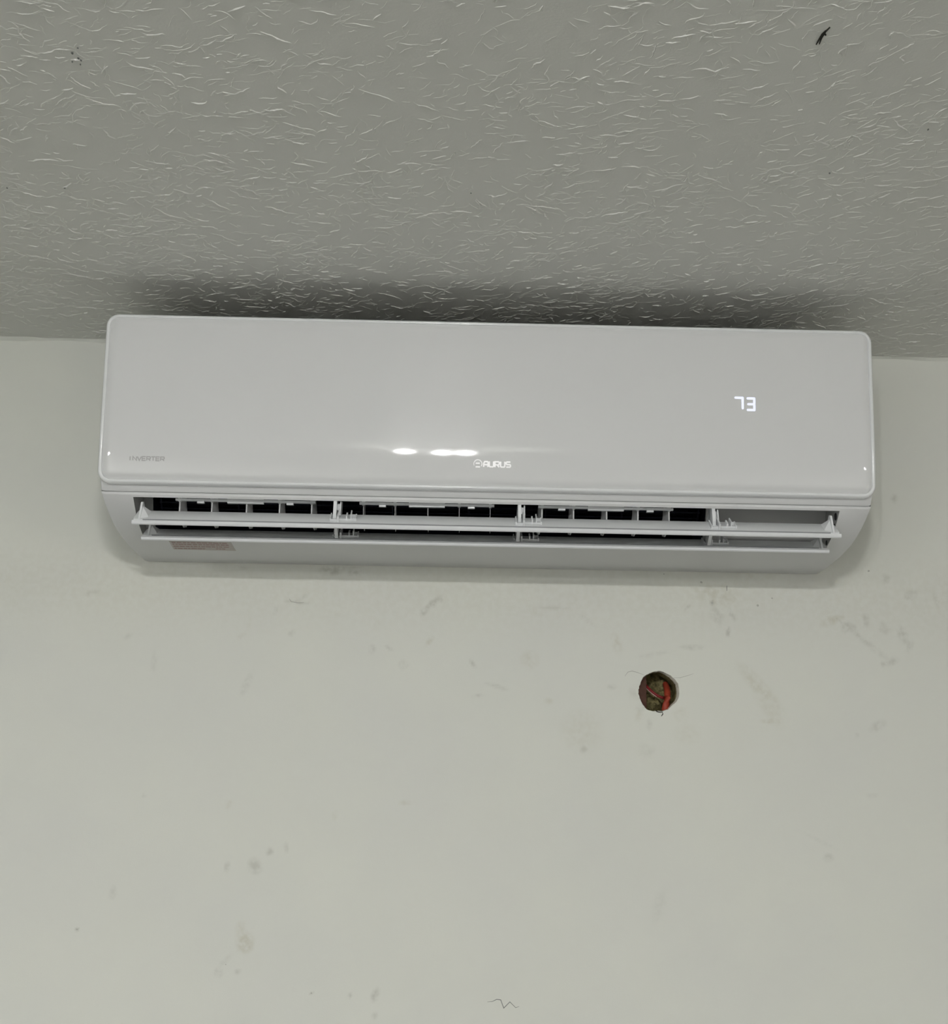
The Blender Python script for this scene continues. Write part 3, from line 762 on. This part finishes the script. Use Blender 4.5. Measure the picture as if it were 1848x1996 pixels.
def seg_digit(x0, x1, zt, zb, segs, name):
    zm = (zt+zb)/2; w_ = 0.0027; g = 0.0007
    D = {'a': [(x0, zt-w_/2), (x1-w_*0.45, zt-w_/2)], 'b': [(x1-w_/2, zt-g*1.2), (x1-w_/2, zm+g*0.6)], 'c': [(x1-w_/2, zm-g*0.6), (x1-w_/2, zb+g*1.2)],
         'd': [(x0, zb+w_/2), (x1-w_*0.45, zb+w_/2)], 'g': [(x0+g, zm), (x1-w_*0.9, zm)]}
    mb = MB()
    for s in segs:
        p, q = np.array(D[s][0]), np.array(D[s][1]); d = (q-p)/np.linalg.norm(q-p); nn = np.array([-d[1], d[0]]); r = w_/2
        p = p+d*r*0.35; q = q-d*r*0.35; pts = []
        for c, a0 in ((q, 0), (p, math.pi)):
            for k in range(7):
                t = a0-math.pi/2+math.pi*k/6; pts.append(c+d*r*math.cos(t)+nn*r*math.sin(t))
        n = len(pts); mb.add([on_panel(*c, 0.0003) for c in pts]+[on_panel(*c, -0.0001) for c in pts], [tuple(range(n))]+[(k, (k+1) % n, n+(k+1) % n, n+k) for k in range(n)])
    return mb.build(name, M_led, AC, label='lit pale blue digit of the display')
seg_digit(0.2861, 0.2962, -0.0843, -0.0993, 'abc', 'display_digit')
seg_digit(0.3003, 0.3098, -0.0848, -0.1013, 'abgcd', 'display_digit')

# sticker on the underside
def chin(u, v, d):                                                # u = x, v = y on the two lower faces
    z = float(np.interp(v, [-0.100, -0.078, -0.056, -0.030, -0.004], [-0.2490, -0.2530, -0.2562, -0.2588, -0.2606]))
    return (u, v, z-max(d, 0)+(0.0001 if d < 0 else 0))
mb = MB()
pts = [(-0.3835, -0.0945), (-0.3085, -0.0935), (-0.3070, -0.0640), (-0.3830, -0.0650)]
NS = 6; V = []
for k in range(NS+1):
    f = k/NS
    for p, q in ((pts[0], pts[3]), (pts[1], pts[2])):
        u, v = p[0]+(q[0]-p[0])*f, p[1]+(q[1]-p[1])*f; V += [chin(u, v, 0.0003), chin(u, v, -1)]
mb.add(V, [(4*k, 4*k+2, 4*k+6, 4*k+4) for k in range(NS)]+[(4*k, 4*k+4, 4*k+5, 4*k+1) for k in range(NS)]+[(4*k+2, 4*k+3, 4*k+7, 4*k+6) for k in range(NS)]+[(0, 1, 3, 2), (4*NS, 4*NS+2, 4*NS+3, 4*NS+1)])
stk = mb.build('sticker', M_stick, AC, label='small beige sticker with rows of reddish print')
mb = MB()
for row, y in enumerate((-0.0905, -0.0845, -0.0775, -0.0700)):
    x = -0.381
    while x < -0.312:
        l = random.uniform(0.002, 0.007)
        if x+l > -0.3095: break
        if not (row in (0, 3) and x > -0.345 and random.random() < 0.4):
            ribbons(mb, [[(x, y), (x+l, y+0.0001)]], 0.0030, lambda u, v, d: chin(u, v, d+0.0003 if d > 0 else 0.0002), 0.00015)
        x += l+random.uniform(0.0006, 0.0014)
mb.build('sticker_print', M_stick_t, stk, kind='stuff')

# ------------------------------------------------------------------ wiring in the hole
mb = MB()
mb.tube([(0.2380, 0.032, Z0-0.4020), (0.2382, 0.022, Z0-0.4080), (0.2375, 0.015, Z0-0.4150), (0.2370, 0.0125, Z0-0.4190), (0.2368, 0.0118, Z0-0.4200)], [0.0036, 0.0040, 0.0042, 0.0042, 0.0036], 14)
tube1 = thing('electrical_conduit', 'orange red plastic conduit bent down inside the round wall hole', 'conduit', (0, 0, 0))
mb.build('conduit_pipe', M_red, tube1, smooth=60)
mb = MB()
mb.tube([(0.2369, 0.0121, Z0-0.4195), (0.2364, 0.0110, Z0-0.4205), (0.2352, 0.0095, Z0-0.4290), (0.2338, 0.0090, Z0-0.4350), (0.2332, 0.0095, Z0-0.4375)], [0.0036, 0.0047, 0.0048, 0.0049, 0.0044], 14)
mb.build('conduit_sleeve', M_red, tube1, smooth=60)
w1 = thing('electrical_wire', 'thin dark red wire with a pale stripe curving across the wall hole', 'wire', (0, 0, 0))
mb = MB(); path = [(0.2105, 0.030, Z0-0.4015), (0.2120, 0.022, Z0-0.4060), (0.2150, 0.016, Z0-0.4105), (0.2195, 0.013, Z0-0.4150), (0.2245, 0.0125, Z0-0.4185), (0.2300, 0.014, Z0-0.4205), (0.2350, 0.019, Z0-0.4210)]
mb.tube(path, 0.0018, 10); mb.build('wire_core', M_wire, w1, smooth=60)
mb = MB(); mb.tube([(x-0.0013, y-0.0004, z-0.0016) for x, y, z in path[:5]], 0.0007, 8); mb.build('wire_stripe', M_wirew, w1, smooth=60)
w2 = MB()
w2.tube([(0.2203, 0.002, Z0-0.4375), (0.2212, -0.0006, Z0-0.4392), (0.2240, -0.0008, Z0-0.4398), (0.2281, -0.0008, Z0-0.4397), (0.2288, -0.0008, Z0-0.4420), (0.2267, -0.0008, Z0-0.4446)], [0.0007, 0.0006, 0.0006, 0.0005, 0.0005, 0.0004], 6)
o = w2.build('wire_strand', M_ink, smooth=60)
o['label'] = 'tiny dark hooked strand hanging from the lower lip of the wall hole'; o['category'] = 'wire'

# ------------------------------------------------------------------ room lamp and added fill panels (above and behind the camera)
lamp = thing('ceiling_lamp', 'small ceiling lamp with three glowing bulbs above the viewer', 'lamp', (-0.075, -1.80, CEIL))
mb = MB(); n = 32
for (r0, za), (r1, zb_) in (((0.0, -.012), (0.085, -.012)), ((0.085, -.012), (0.09, 0)),):
    mb.add([(r0*math.cos(2*math.pi*k/n), r0*math.sin(2*math.pi*k/n), za) for k in range(n)]+[(r1*math.cos(2*math.pi*k/n), r1*math.sin(2*math.pi*k/n), zb_) for k in range(n)],
           [(k, (k+1) % n, n+(k+1) % n, n+k) for k in range(n)])
mb.build('lamp_base', M_alu, lamp, smooth=40)
BULB = [(-0.079, 0.02), (0.011, -0.03), (0.066, 0.0)]
for bx, by in BULB:
    bm = bmesh.new(); bmesh.ops.create_uvsphere(bm, u_segments=20, v_segments=12, radius=0.016)
    me = bpy.data.meshes.new('bulb'); bm.to_mesh(me); bm.free(); me.materials.append(M_bulb)
    me.polygons.foreach_set('use_smooth', [True]*len(me.polygons))
    o = bpy.data.objects.new('bulb', me); COL.objects.link(o); o.parent = lamp; o.location = (bx, by, -0.044)
for px, nm in ((-1.95, 'left'), (2.0, 'right')):  # unseen fill panels, added to raise the bounced light in the room
    t = thing('fill_light_panel', 'added square fill light panel at the rear %s of the room' % nm, 'light', (px, -3.4, CEIL), 'added fill panels')
    mb = MB(); mb.box(-.3, .3, -.3, .3, -.012, 0); mb.build('fill_frame', M_white, t)
    mb = MB(); mb.box(-.27, .27, -.27, .27, -.0145, -.0115); mb.build('fill_diffuser', M_fill_panel[0 if px < 0 else 1], t)
